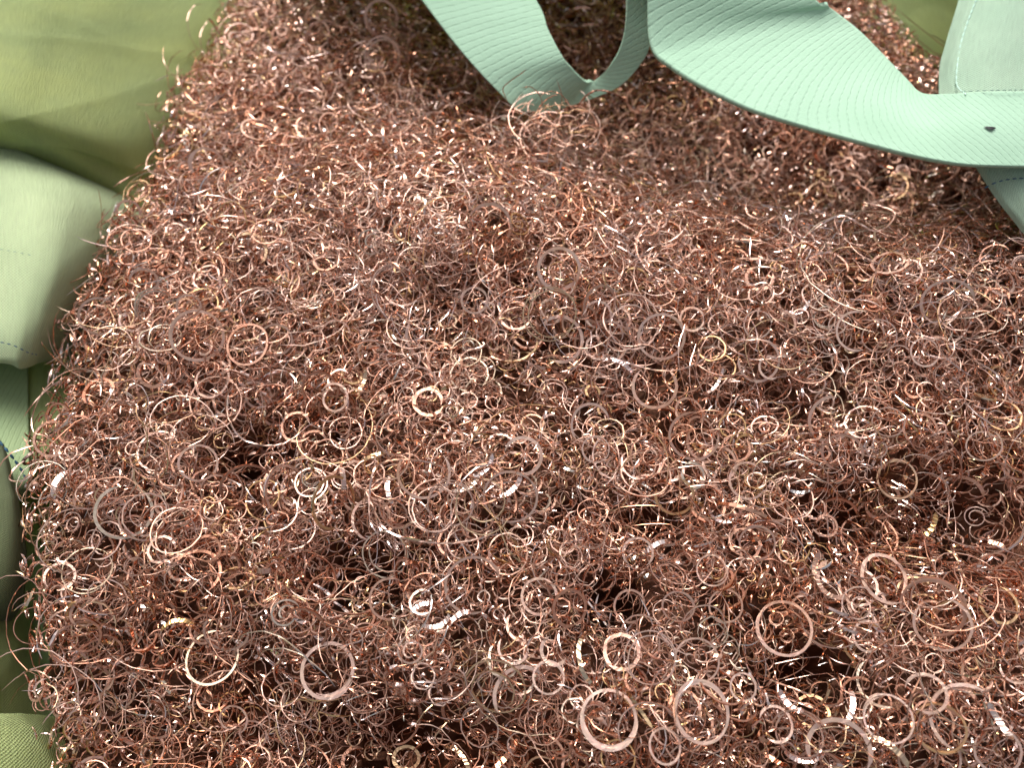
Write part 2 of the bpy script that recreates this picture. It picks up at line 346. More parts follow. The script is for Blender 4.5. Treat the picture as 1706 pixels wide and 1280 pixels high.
link('packed_core', make_mesh('packed_core', cv, cf, None, (M_CORE,), rng.random(len(cv))), mass, kind='stuff')

# ------------------------------------------------------------------ turnings one can pick out: u, v, radius px, squash, angle of the long axis, band px, turns, where the gap is (deg), kind, tint
# kinds: f flat dull ring, w thin wire ring, s spiral, b shiny ribbed band standing on edge
RINGS = [
 (208,852,42,.95,0,8,.86,70,'f',.93),(330,773,30,.95,0,6,1.1,200,'f',.5),(243,750,18,.9,0,3,1.4,0,'s',.5),(292,912,28,.85,60,4,1.7,180,'s',.5),(325,712,26,.9,0,4,1.3,40,'w',.4),
 (410,812,42,.68,10,6,1.15,150,'f',.2),(100,803,30,.75,60,11,.35,160,'b',.6),(150,790,62,.95,0,2.5,.7,80,'w',.5),(473,815,40,.62,70,7,.95,300,'f',.6),(556,839,50,.6,65,7,.9,320,'f',.85),
 (707,786,42,.95,0,7,.72,90,'f',.6),(851,829,46,.8,-10,6,1.1,30,'f',.6),(753,839,40,.85,0,3.5,1.6,0,'w',.6),(664,718,38,.9,0,4,.9,0,'w',.62),(649,812,34,.6,90,10,.30,180,'b',.7),
 (805,781,34,.7,50,9,.32,190,'b',.7),(780,808,36,.6,40,9,.3,200,'b',.75),(846,816,40,.6,40,11,.3,210,'b',.7),(872,760,31,.95,0,9,.8,200,'f',.6),(983,708,36,.8,60,7,.6,300,'f',.6),
 (991,748,23,.95,0,3.5,1.9,0,'w',.6),(1157,728,40,.85,-10,7,.8,50,'f',.55),(1090,645,36,.95,0,8,.8,90,'f',.6),(1125,826,31,.85,0,7,.75,120,'f',.8),(1208,860,26,.9,0,7,.55,200,'b',.98),
 (1062,922,24,.95,0,6,.8,270,'f',.5),(1260,905,29,.85,0,5,1.2,60,'f',.45),(1016,805,56,.6,10,2.5,.55,90,'w',.6),(1188,950,25,.95,0,5,1.3,270,'w',.5),(1382,700,38,.8,50,9,.75,30,'f',.5),
 (1402,755,31,.85,0,7,.8,300,'f',.4),(1478,703,26,.9,0,4,1.2,260,'w',.5),(1493,799,33,.9,60,5,1.9,60,'f',.75),(1601,826,33,.85,0,9,.5,270,'f',.3),(1636,741,26,.9,0,5,1.2,0,'w',.7),
 (1624,862,20,.95,0,3,2.6,0,'s',.6),(1437,789,12,.95,0,3,1.8,0,'s',.6),(1332,806,22,.9,0,7,.7,180,'b',.98),(1548,880,34,.6,60,10,.3,340,'b',.85),(1377,877,17,.9,90,6,.8,200,'f',.3),
 (1395,858,30,.7,0,7,.45,270,'f',.3),(1553,1012,57,.85,-15,6,2.8,200,'f',.35),(1568,1040,42,.9,0,7,.85,110,'f',.6),(1306,1046,44,.95,0,7,1.6,120,'f',.58),(1432,1010,30,.92,0,4,2.2,30,'s',.6),
 (1400,1025,58,.75,15,4,.5,100,'w',.6),(1397,1252,56,.85,0,12,.65,270,'f',.6),(1340,1262,34,.7,0,10,.4,300,'b',.6),(1566,1212,40,.85,-10,6,1.3,200,'f',.8),(1612,1202,64,.95,0,9,.5,330,'f',.65),
 (1478,1199,38,.95,0,5,1.2,100,'f',.65),(1543,1157,30,.95,0,8,.8,200,'f',.62),(1291,1207,27,.9,90,7,.8,200,'f',.6),(1664,1008,31,.85,90,7,.9,90,'f',.8),(1692,1116,22,.95,0,6,.7,120,'f',.6),
 (1470,1245,50,.5,-25,13,.35,200,'b',.8),(1417,1178,40,.5,80,11,.28,180,'b',.85),(1316,1172,30,.5,-40,12,.3,180,'b',.6),(898,995,30,.95,0,7,1.3,330,'f',.6),(1016,1199,46,.95,0,8,1.6,160,'f',.65),
 (1167,1187,56,.88,80,7,2.3,60,'f',.6),(1107,1245,28,.9,80,6,1.3,270,'f',.6),(913,1129,26,.95,0,5,1.8,0,'f',.6),(1082,1099,44,.85,20,4,2.2,0,'w',.6),(1160,1101,35,.9,0,5,.9,200,'f',.5),
 (1238,1146,22,.9,60,5,1.3,0,'f',.6),(975,1090,44,.9,90,9,.5,170,'b',.9),(872,1160,48,.9,0,10,.45,310,'f',.6),(548,1116,43,.95,20,9,1.25,240,'f',.6),(685,1086,27,.9,0,5,2.0,90,'s',.55),
 (475,1022,27,.9,0,5,2.3,0,'s',.95),(649,998,34,.9,0,6,.9,40,'f',.4),(480,1169,37,.9,0,4,1.3,0,'w',.3),(609,1061,23,.95,0,4,.8,300,'w',.4),(703,1012,26,.6,20,10,.35,80,'b',.85),
 (763,1030,34,.5,35,11,.3,80,'b',.85),(728,1040,30,.5,20,10,.3,100,'b',.8),(665,1195,40,.7,60,6,.6,180,'f',.4),(790,975,46,.85,20,7,.8,330,'f',.5),(765,1262,40,.4,-50,9,.3,90,'b',.9),
 (214,1160,46,.9,0,4,1.2,0,'w',.1),(355,1095,42,.9,80,6,.85,60,'f',.92),(88,1161,20,.9,0,3,1.3,0,'w',.1),(60,1040,30,.95,0,2.5,1.1,0,'w',.2),(297,1040,30,.6,0,9,.35,80,'b',.85),
 (327,560,42,.95,0,7,1.7,120,'f',.55),(315,510,19,.95,0,5,1.2,60,'f',.5),(165,527,31,.9,20,6,.95,40,'f',.5),(257,512,31,.85,30,5,1.7,0,'w',.95),(413,575,36,.9,80,6,1.1,0,'f',.35),
 (240,470,21,.9,0,6,.9,200,'f',.5),(619,403,25,.95,0,3.5,2.8,0,'s',.97),(813,378,37,.85,40,8,.7,200,'f',.6),(790,501,22,.95,0,6,1.1,0,'f',.5),(715,560,40,.85,-30,8,.3,20,'f',.6),
 (460,567,26,.9,0,5,1.5,200,'f',.5),(657,484,44,.85,70,3,2.4,0,'w',.6),(616,585,19,.95,0,5,.9,0,'f',.5),(930,448,35,.95,0,8,1.8,100,'f',.62),(933,567,38,.92,60,9,.7,190,'f',.6),
 (918,525,44,.9,0,4,2.0,0,'w',.88),(1102,560,39,.92,0,7,1.15,200,'f',.6),(1152,532,20,.95,90,6,1.0,0,'f',.6),(1263,600,34,.85,50,7,.8,130,'f',.6),(1263,542,22,.9,60,5,1.0,0,'w',.6),
 (1024,607,40,.45,-20,9,.35,260,'b',.7),(885,340,13,.9,0,4,1.1,0,'w',.6),(1578,505,38,.85,10,7,.6,290,'f',.6),(1427,552,32,.9,60,6,.6,0,'f',.6),(1462,562,28,.9,0,4,1.2,60,'w',.6),
 (1629,602,46,.8,0,3,1.3,0,'w',.6),(1397,544,20,.95,0,3,2.0,0,'s',.6),(1283,612,19,.9,80,6,.8,340,'f',.6),(1541,587,23,.85,80,5,.9,0,'f',.6),(345,276,27,.95,0,6,1.25,120,'f',.55),
 (638,94,29,.95,0,4,2.2,0,'w',.55),(636,30,27,.9,0,5,1.9,0,'f',.5),(451,140,20,.9,0,4,1.1,0,'w',.55),(515,314,21,.9,60,4,1.1,0,'w',.5),(547,204,17,.9,80,4,1.0,0,'f',.4),
 (542,66,31,.85,20,5,.8,0,'f',.5),(1330,516,24,.6,30,9,.35,200,'b',.7),(600,640,30,.7,70,8,.35,170,'b',.8),(1190,640,40,.6,60,6,.3,0,'b',.97),(700,640,30,.9,0,4,1.2,0,'w',.6),(1010,470,24,.9,0,4,1.0,0,'w',.5),
 (1245,800,30,.9,60,6,.8,0,'f',.5),(1130,1010,26,.8,0,5,1.3,0,'f',.5),(1210,1010,28,.9,30,5,1.2,200,'f',.55),(985,890,25,.85,0,5,.9,90,'f',.4),(1050,1010,26,.85,30,6,1.0,0,'f',.5),
]
Rm = np.array([[1, 0, 0], [0, math.cos(TH), -math.sin(TH)], [0, math.sin(TH), math.cos(TH)]])   # camera axes to world
def zdepth(p): return float(p[1] * math.sin(TH) + (CAM_H - p[2]) * math.cos(TH))
ZONES = [(-1, 300, -1, 420, 'at the upper left edge of the heap'), (300, 860, -1, 260, 'at the back left of the heap'), (300, 560, 260, 480, 'on the left slope behind the middle'),
         (560, 760, 260, 560, 'in the tangle above the centre'), (760, 1020, 260, 620, 'below the dipping strap'), (1020, 1330, 260, 680, 'right of the centre below the wide strap'),
         (1330, 1800, 260, 660, 'on the right crest below the wide strap'), (-1, 300, 420, 680, 'at the left edge beside the pale flap'), (300, 560, 480, 680, 'left of the centre'), (560, 760, 560, 680, 'just above the middle of the heap'),
         (-1, 340, 680, 960, 'at the left edge beside the grey sheet'), (340, 620, 680, 960, 'beside the dark hollow on the left'), (620, 900, 620, 900, 'in the bright clump in the middle'), (620, 900, 900, 1110, 'in front of the middle clump'),
         (900, 1200, 620, 960, 'right of the middle clump'), (1200, 1440, 660, 960, 'on the right slope'), (1440, 1800, 660, 940, 'in the dark dip on the right'),
         (-1, 420, 960, 1300, 'in the lower left corner'), (420, 620, 960, 1300, 'at the lower left front'), (620, 900, 1110, 1300, 'at the front left of centre'),
         (900, 1270, 960, 1300, 'at the front right of centre'), (1270, 1460, 960, 1300, 'at the front right'), (1460, 1800, 940, 1300, 'in the lower right corner'), (-1, 1800, -1, 1400, 'in the middle of the heap')]
def zone(u, v): return next(z[4] for z in ZONES if z[0] <= u < z[1] and z[2] <= v < z[3])
LOOK = {'f': ('copper_ring', 'flat copper ring', 'ring'), 'w': ('copper_loop', 'thin copper loop', 'loop'), 's': ('copper_spiral', 'coiled copper spiral', 'spiral'), 'b': ('copper_band', 'ribbed copper band', 'band')}
def tone(t, k): return 'golden' if 0.76 < t < 0.94 else 'silvery' if t >= 0.94 else 'dark' if t < 0.25 else 'pinkish'
picked = {}
built = []
for (u, v, rp, sq, ang, bw, T, gap, k, ti) in RINGS:
    if rp >= 50 and k == 'f': rp *= 0.85
    lift = {'f': 0.0015, 'w': 0.0018, 's': 0.0014, 'b': 0.0014}[k]
    if k in 'fs' and 330 < v < 900: lift += 0.0011
    p = on_heap(u, v, lift); px = zdepth(p) / FPX
    a = R(ang)
    maj = Rm @ np.array([math.cos(a), math.sin(a), 0]); view = unit(np.array([0, 0, CAM_H]) - p); maj = unit(maj - view * (maj @ view))
    mnr = np.cross(view, maj); t = math.acos(min(sq, 0.999)) * (1 if (mnr[1] < 0) else -1)
    n = view * math.cos(t) + mnr * math.sin(t); n = unit(n + np.array([0, 0.16, 0.22]))
    if k != 'b' and ti > .44: ti = min(1.0, ti + 0.05)
    if k == 'b':                                   # the band stands on edge: its inner wall faces the eye
        hv = unit(view + np.array(d)); dirn = unit(maj - hv * (maj @ hv)); n = np.cross(hv, dirn); n = n * (1 if n @ view > 0 else -1); tl = 0.45 + 0.4 * ((u * 7 + v) % 10) / 10; n = n * math.cos(tl) + hv * math.sin(tl)
    r0, b = rp * px, bw * px * (0.62 if k != 'b' else 0.75)
    N1 = lambda x: np.array([x], float)
    if k == 's': T = 1.1 + (T - 1.1) * 0.55
    segs = int(max(14, 46 * T)) if k != 'b' else 26
    grow = {'f': 0.06 * (T > 1), 'w': 0.12 * (T > 1), 's': -0.75, 'b': 0.05}[k]
    wr, wa, pit = {'f': (b, b * 0.75, b * 0.55 * max(0, T - 0.9)), 'w': (b * .8, b * .9, b * 1.2 * T), 's': (b * .9, b * 1.1, b * 1.3 * T), 'b': (b * .22, b, b * .3)}[k]
    # the gap sits at the given screen angle
    h = np.array([1.0, 0, 0]) if abs(n[0]) < 0.8 else np.array([0, 1.0, 0]); e1 = unit(np.cross(n, h)); e2 = np.cross(n, e1)
    gd_ = Rm @ np.array([math.cos(R(gap)), math.sin(R(gap)), 0]); g0 = math.atan2(gd_ @ e2, gd_ @ e1)
    if k == 'b':
        sg = 1 if (u + v) % 2 else -1
        spin = math.atan2(sg * (hv @ e2), sg * (hv @ e1)) - math.pi * T
    else: spin = g0 + math.pi * (1 - T % 1 if T < 1 else 0)
    V = curls(p[None], n[None], N1(r0 / (1 + max(grow, 0))), N1(grow), N1(T), N1(pit), N1(wr), N1(wa), segs, 0.05 if k == 'f' else 0.08, 0.0, {'f': .045, 'w': .1, 's': .11, 'b': .03}[k], spin=N1(spin), rip=0.10 if k == 'b' else 0.015, roll=(tl * sg if k == 'b' else 0.0))
    if T < 0.62: V = V - (V.mean((0, 1, 2)) - p) * (1.0 if k == 'b' else 0.0)
    if k == 'b' and ti > .72 and u % 3: ti = .6
    name, what, cat = LOOK[k]
    size = 'large ' if rp >= 40 else 'small ' if rp < 24 else ''
    built.append([name, V, segs, ti, f'{size}{tone(ti, k)} {what} {zone(u, v)}', cat, u, v])
ORD = ['leftmost', 'second from left', 'third from left', 'fourth from left', 'fifth from left', 'sixth from left', 'seventh from left', 'eighth from left', 'ninth from left', 'tenth from left']
def number(things):
    by = {}
    for b in things: by.setdefault(b[4], []).append(b)
    for lab, g in by.items():
        for i, b in enumerate(sorted(g, key=lambda b: b[6]) if len(g) > 1 else []):
            b[4] = lab + (f', {ORD[min(i, 9)]}' if i < len(g) - 1 or i == 0 else ', rightmost')
number(built)
def single(name, V, segs, ti, lab, cat, group):
    F, M = curl_faces(1, segs); V = V.reshape(-1, 3); o0 = V.mean(0)
    me = make_mesh(name, V - o0, F, M, (M_MATTE, M_SHINY), np.full(len(V), ti))
    o = link(name, me, None, lab, cat, group); o.location = o0
    return o
for name, V, segs, ti, lab, cat, u, v in built: single(name, V, segs, ti, lab, cat, 'copper turnings lying on the heap')
# the rest of the larger loose ones, nearest first
N = 300 - len(built) - 12
cand = []
while len(cand) < N:
    u, v = rng.uniform(90, 1690), 1270 - 950 * rng.random() ** 1.5
    p = on_heap(u, v, 0.0004)
    if poly_dist(p[None, :2])[0] < 0.012 or any((u - a) ** 2 + (v - b) ** 2 < 27 ** 2 for a, b, *_ in RINGS) or any((u - c[0]) ** 2 + (v - c[1]) ** 2 < 34 ** 2 for c in cand): continue
    cand.append((u, v, p))
sunk = []
for u, v, p in cand:
    q = rng.random(); n = tilted(heap_normal(p[0:1], p[1:2]), 0.45)
    view = unit(np.array([0, 0, CAM_H]) - p); n = unit(n + view * 0.5)
    N1 = lambda x: np.array([x], float)
    ti = float(tints(1)[0]) 
    wb = rng.uniform(.04, .12)
    if q < 0.3: k, T, r0, b, gr, seg = 'f', rng.uniform(.35, 1.2), rng.uniform(3.6, 6.6) * MM, rng.uniform(.6, 1.2) * MM, rng.uniform(-.1, .35), 42; ax = rng.uniform(.6, .9) * b; wr = b
    elif q < 0.72: k, T, r0, b, gr, seg = 'w', rng.uniform(.6, 1.9), rng.uniform(4, 9) * MM, rng.uniform(.28, .5) * MM, rng.uniform(-.3, .5), 52; ax = b; wr = b; wb = rng.uniform(.1, .35)
    elif q < 0.78: k, T, r0, b, gr, seg = 's', rng.uniform(1.2, 1.9), rng.uniform(3.0, 5) * MM, rng.uniform(.3, .6) * MM, -0.7, 76; ax = b; wr = b
    else: k, T, r0, b, gr, seg = 'b', rng.uniform(.2, .4), rng.uniform(4, 7) * MM, rng.uniform(.8, 1.6) * MM, 0.0, 20; ax = b; wr = b * .25; n = unit(np.cross(n, rng.normal(0, 1, (1, 3))))
    V = curls(p[None], n, N1(r0), N1(gr), N1(T), N1(ax * max(0.0, T - .8) * .8), N1(wr), N1(ax), seg, 0.07, 0.0, wb)
    if k == 'b': V = V - (V.mean((0, 1, 2)) - p)
    name, what, cat = LOOK[k]
    sunk.append([name, V, seg, ti, f'{tone(ti, k)} {what} sunk {zone(u, v)}', cat, u, v])
number(sunk)
for name, V, segs, ti, lab, cat, u, v in sunk: single(name, V, segs, ti, lab, cat, 'lesser copper turnings half sunk in the heap')

# ------------------------------------------------------------------ the bag
bag = bpy.data.objects.new('bulk_bag', None); C.objects.link(bag)
bag.location = (0, 0.2, -0.5)
bag['label'] = 'pale green woven bulk bag with lifting straps, holding the copper turnings'; bag['category'] = 'bag'
def cr(P, n):
    """Catmull-Rom through the first axis of P"""
    P = np.asarray(P, float); m = len(P); t = np.linspace(0, m - 1, n); i = np.minimum(t.astype(int), m - 2); f = (t - i).reshape(-1, *([1] * (P.ndim - 1)))
    g = lambda j: P[np.clip(j, 0, m - 1)]
    p0, p1, p2, p3 = g(i - 1), g(i), g(i + 1), g(i + 2)
    p0 = np.where((i - 1 < 0).reshape(f.shape), 2 * p1 - p2, p0); p3 = np.where((i + 2 > m - 1).reshape(f.shape), 2 * p2 - p1, p3)
    return 0.5 * ((2 * p1) + (-p0 + p2) * f + (2 * p0 - 5 * p1 + 4 * p2 - p3) * f * f + (-p0 + 3 * p1 - 3 * p2 + p3) * f ** 3)
def sheet(name, grid, nu, nv, material, thick, parent=bag, crumple=0.0, kfreq=60.0, smooth=True, label=None):
    """cloth through a grid of control points (rows of (u, v, z)), given real thickness"""
    G = np.array([[at(*q) for q in row] for row in grid])
    P = cr(G, nv); P = cr(P.transpose(1, 0, 2), nu).transpose(1, 0, 2)          # nv, nu, 3
    du = np.gradient(P, axis=1); dv = np.gradient(P, axis=0); n = unit(np.cross(du, dv)); n = n * np.where(n[..., 2:].mean() < 0, -1, 1)
    su = np.cumsum(np.linalg.norm(du, axis=2).mean(0)); sv = np.cumsum(np.linalg.norm(dv, axis=2).mean(1))
    UU, VV = np.meshgrid(su, sv)
    if crumple:
        c = np.zeros(UU.shape)
        for j in range(7):
            an = rng.uniform(0, 3.14); kk = kfreq * rng.uniform(0.5, 2.4)
            c += np.sin(kk * (UU * math.cos(an) + VV * math.sin(an)) * 1.0 + rng.uniform(0, 6) + 1.3 * np.sin(kk * .4 * (VV * math.cos(an) - UU * math.sin(an)))) / (kk / kfreq) / 3
        for j in range(5):
            an = rng.uniform(0, 3.14); kk = kfreq * rng.uniform(0.25, 0.8); q = kk * (UU * math.cos(an) + VV * math.sin(an)) + rng.uniform(0, 6) + 1.8 * np.sin(kk * .5 * (VV * math.cos(an) - UU * math.sin(an)) + j)
            c += 0.9 * np.exp(-(np.abs(np.sin(q)) / 0.16)) * (0.5 + 0.5 * np.sin(kk * .35 * (VV * math.cos(an) - UU * math.sin(an)) + 2 * j))
        P = P + n * (c * crumple)[..., None]
    Q = P - n * thick
    V = np.concatenate([P.reshape(-1, 3), Q.reshape(-1, 3)]); uv = np.stack([UU.ravel(), VV.ravel()], 1); uv = np.concatenate([uv, uv])
    I = np.arange(nu * nv).reshape(nv, nu); o = nu * nv
    F = np.stack([I[:-1, :-1], I[1:, :-1], I[1:, 1:], I[:-1, 1:]], -1).reshape(-1, 4)
    B = F[:, ::-1] + o
    rim = np.concatenate([I[0, :-1], I[:-1, -1], I[-1, 1:][::-1], I[1:, 0][::-1]]); nx = np.concatenate([I[0, 1:], I[1:, -1], I[-1, :-1][::-1], I[:-1, 0][::-1]])
    E = np.stack([rim, nx, nx + o, rim + o], -1)
    me = make_mesh(name, V - np.array(bag.location), np.concatenate([F, B, E]), None, (material,), None, smooth, uv)
    return link(name, me, parent, label)
def strip(name, L, Rr, n, m, material, thick, bow=0.0, label=None, parent=bag, crumple=0.0):
    grid = [[l, ((l[0] + r[0]) / 2, (l[1] + r[1]) / 2, (l[2] + r[2]) / 2 + bow), r] for l, r in zip(L, Rr)]
    return sheet(name, grid, m, n, material, thick, parent, crumple, 90.0, label=label)

# left wall: leans out, folds over at the ridge and runs down beside the heap
wall = sheet('side_wall', [
    [(-700, -260, -.25), (-420, -260, .00), (-200, -200, .035), (0, -190, .030), (170, -190, .012), (330, -200, -.012), (470, -200, -.035), (560, -200, -.06)],
    [(-700, -60, -.25), (-420, -80, .00), (-200, -60, .034), (0, -50, .030), (150, -40, .014), (290, -40, -.008), (420, -40, -.030), (520, -40, -.06)],
    [(-700, 60, -.25), (-420, 50, .00), (-200, 60, .034), (0, 80, .030), (110, 90, .018), (220, 110, -.002), (330, 120, -.026), (430, 130, -.06)],
    [(-700, 130, -.25), (-420, 130, .00), (-200, 130, .033), (-20, 160, .030), (80, 190, .020), (180, 225, .002), (270, 240, -.022), (360, 250, -.06)],
    [(-700, 170, -.25), (-420, 165, .00), (-200, 165, .026), (-10, 208, .022), (80, 236, .012), (175, 275, -.008), (250, 320, -.028), (340, 330, -.06)],
    [(-700, 195, -.26), (-420, 195, -.01), (-200, 200, .012), (0, 240, .008), (90, 272, -.001), (180, 316, -.017), (255, 358, -.032), (330, 375, -.06)],
    [(-700, 250, -.27), (-420, 240, -.06), (-200, 260, -.036), (0, 300, -.032), (90, 340, -.036), (170, 390, -.042), (225, 420, -.044), (300, 450, -.060)],
    [(-700, 600, -.27), (-420, 560, -.08), (-200, 560, -.028), (-40, 560, -.028), (40, 560, -.027), (110, 560, -.033), (160, 570, -.040), (220, 580, -.058)],
    [(-700, 740, -.27), (-420, 740, -.07), (-200, 740, -.030), (-60, 740, -.029), (20, 740, -.028), (80, 740, -.025), (130, 740, -.034), (190, 740, -.06)],
    [(-700, 900, -.27), (-420, 900, -.06), (-200, 900, -.022), (-60, 900, -.020), (0, 900, -.034), (55, 900, -.056), (100, 900, -.078), (170, 900, -.11)],
    [(-700, 1250, -.27), (-420, 1250, -.06), (-200, 1250, -.022), (-60, 1250, -.020), (0, 1250, -.034), (60, 1250, -.058), (110, 1250, -.080), (190, 1250, -.11)],
    [(-700, 1600, -.27), (-420, 1600, -.06), (-200, 1600, -.022), (-60, 1600, -.020), (0, 1600, -.034), (65, 1600, -.058), (115, 1600, -.080), (200, 1600, -.11)]],
    150, 240, M_CLOTH, 0.0009, crumple=0.0011, kfreq=55)
# pale flap that comes out under the ridge and hangs over the wall
flap = sheet('rim_flap', [
    [(-420, 190, -.002), (-160, 208, .002), (0, 228, .001), (80, 258, -.006), (165, 298, -.020), (262, 350, -.036)],
    [(-420, 240, .008), (-160, 250, .010), (0, 268, .009), (80, 290, .004), (156, 322, -.008), (252, 368, -.030)],
    [(-420, 330, .012), (-160, 330, .013), (0, 335, .012), (78, 345, .010), (142, 365, -.001), (226, 396, -.028)],
    [(-420, 440, .011), (-160, 440, .010), (0, 435, .012), (72, 440, .010), (118, 447, .001), (186, 472, -.027)],
    [(-420, 540, .008), (-160, 540, .006), (0, 535, .008), (58, 532, .005), (98, 524, -.004), (152, 522, -.027)],
    [(-420, 600, .001), (-160, 598, .003), (0, 592, .002), (43, 592, -.001), (78, 580, -.010), (128, 568, -.028)],
    [(-420, 618, -.004), (-160, 616, -.002), (0, 605, -.002), (36, 613, -.006), (68, 606, -.015), (118, 592, -.030)]],
    90, 120, M_FLAP, 0.0009, crumple=0.0009, kfreq=75)
# side strap below the flap
strap_s = strip('lifting_strap', [(-150, 560, -.018), (-150, 650, -.016), (-150, 760, -.016), (-150, 830, -.019), (-150, 880, -.022)],
    [(46, 560, -.0265), (47, 650, -.0265), (48, 740, -.0265), (49, 800, -.028), (46, 830, -.034)], 90, 50, M_WEB2, 0.0016, 0.003, label='lime green webbing strap hanging under the pale flap')
# darker grey green sheet sagging out over the strap
drape = sheet('drape', [
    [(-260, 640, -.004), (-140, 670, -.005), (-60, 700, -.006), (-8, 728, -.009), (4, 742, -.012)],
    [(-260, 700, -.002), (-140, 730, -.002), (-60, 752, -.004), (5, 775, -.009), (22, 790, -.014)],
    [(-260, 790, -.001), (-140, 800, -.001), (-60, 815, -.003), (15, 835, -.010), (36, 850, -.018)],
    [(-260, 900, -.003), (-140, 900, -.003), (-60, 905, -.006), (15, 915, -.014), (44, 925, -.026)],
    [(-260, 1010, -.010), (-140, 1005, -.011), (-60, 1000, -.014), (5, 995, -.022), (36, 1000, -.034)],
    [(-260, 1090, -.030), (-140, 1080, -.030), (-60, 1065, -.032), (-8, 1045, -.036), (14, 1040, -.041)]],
    60, 70, M_DRAPE, 0.0007, crumple=0.0005, kfreq=80, label='dark grey green sheet hanging over the side strap')
# front corner of the bag
front = sheet('front_corner', [
    [(-300, 1180, -.014), (-120, 1185, -.014), (0, 1192, -.018), (60, 1194, -.030), (100, 1196, -.042)],
    [(-300, 1215, -.006), (-120, 1215, -.006), (0, 1222, -.016), (62, 1226, -.026), (110, 1230, -.042)],
    [(-300, 1290, -.006), (-120, 1290, -.006), (10, 1290, -.016), (80, 1290, -.027), (135, 1290, -.044)],
    [(-300, 1480, -.010), (-120, 1480, -.010), (30, 1480, -.024), (110, 1480, -.034), (180, 1480, -.050)]],
    50, 60, M_CLOTH, 0.0010, crumple=0.0006, kfreq=90, label='sunken green cloth corner at the lower left')
# back and right walls
back = sheet('back_wall', [
    [(380, -420, .10), (640, -400, .10), (900, -400, .10), (1200, -400, .10), (1460, -380, .05), (1560, -330, .045), (1700, -300, .05)],
    [(400, -260, .05), (640, -240, .05), (900, -250, .05), (1200, -240, .05), (1455, -220, .02), (1545, -200, .010), (1700, -170, .02)],
    [(420, -110, -.005), (650, -80, -.01), (900, -110, -.01), (1200, -100, -.005), (1440, -40, -.014), (1560, -30, -.022), (1720, 10, -.018)],
    [(440, -30, -.05), (660, 20, -.055), (900, -20, -.055), (1200, -10, -.05), (1440, 60, -.035), (1580, 90, -.045), (1740, 140, -.045)],
    [(440, 40, -.08), (660, 80, -.08), (900, 50, -.08), (1200, 60, -.08), (1450, 150, -.07), (1600, 190, -.075), (1760, 240, -.08)]],
    120, 70, M_CLOTH, 0.0010, crumple=0.0010, kfreq=50)
right = sheet('corner_panel', [
    [(1650, -200, .050), (1700, -200, .052), (1770, -200, .050), (1900, -200, .040), (2100, -200, -.02)],
    [(1602, -20, .044), (1640, -20, .047), (1720, -20, .048), (1850, -20, .038), (2100, 0, -.02)],
    [(1576, 70, .040), (1610, 70, .044), (1700, 70, .046), (1830, 70, .036), (2100, 90, -.02)],
    [(1564, 120, .038), (1600, 120, .042), (1690, 120, .044), (1820, 130, .034), (2100, 150, -.02)],
    [(1570, 190, .037), (1606, 190, .040), (1690, 190, .042), (1820, 200, .032), (2100, 220, -.02)],
    [(1615, 262, .034), (1640, 262, .036), (1710, 262, .037), (1830, 270, .028), (2100, 290, -.02)],
    [(1655, 325, .028), (1675, 322, .030), (1730, 320, .031), (1840, 330, .022), (2100, 350, -.02)],
    [(1706, 392, .020), (1722, 388, .022), (1765, 388, .022), (1860, 400, .012), (2100, 420, -.04)],
    [(1800, 520, .004), (1815, 515, .004), (1850, 515, .002), (1920, 520, -.010), (2100, 540, -.06)]],
    60, 100, M_MINT, 0.0011, crumple=0.0004, kfreq=60, label='pale mint corner panel of the bag')
# lifting straps
LOOP_L = [(560, -190, .050), (695, -12, .037), (745, 55, .031), (792, 112, .025), (832, 154, .019), (862, 181, .014), (905, 189, .0105), (950, 176, .011), (992, 162, .014), (1034, 142, .020), (1066, 108, .028), (1084, 70, .036), (1090, -10, .050), (1075, -190, .085)]
LOOP_R = [(755, -190, .052), (886, -12, .040), (914, 50, .035), (938, 95, .030), (958, 120, .025), (972, 134, .021), (980, 138, .019), (988, 135, .019), (998, 128, .021), (1014, 112, .026), (1032, 84, .033), (1042, 45, .041), (1046, -15, .053), (1040, -190, .085)]
loop = strip('lifting_strap', LOOP_L, LOOP_R, 260, 60, M_WEB, 0.0017, 0.0, label='mint webbing strap dipping in a loop onto the copper')
WIDE_L = [(1080, -190, .085), (1079, -12, .058), (1084, 74, .046), (1116, 108, .044), (1170, 142, .043), (1250, 180, .042), (1330, 206, .041), (1420, 231, .041), (1520, 257, .041), (1600, 272, .041), (1680, 276, .041), (1790, 276, .038), (1950, 270, .025)]
WIDE_R = [(1250, -190, .080), (1352, -12, .058), (1386, 14, .053), (1412, 34, .050), (1436, 54, .048), (1462, 80, .046), (1487, 106, .045), (1511, 131, .044), (1536, 154, .044), (1580, 156, .047), (1650, 152, .049), (1780, 152, .046), (1950, 150, .033)]
wide = strip('lifting_strap', WIDE_L, WIDE_R, 240, 70, M_WEB, 0.0018, 0.0008, label='wide mint ribbed webbing strap sewn to the corner panel')

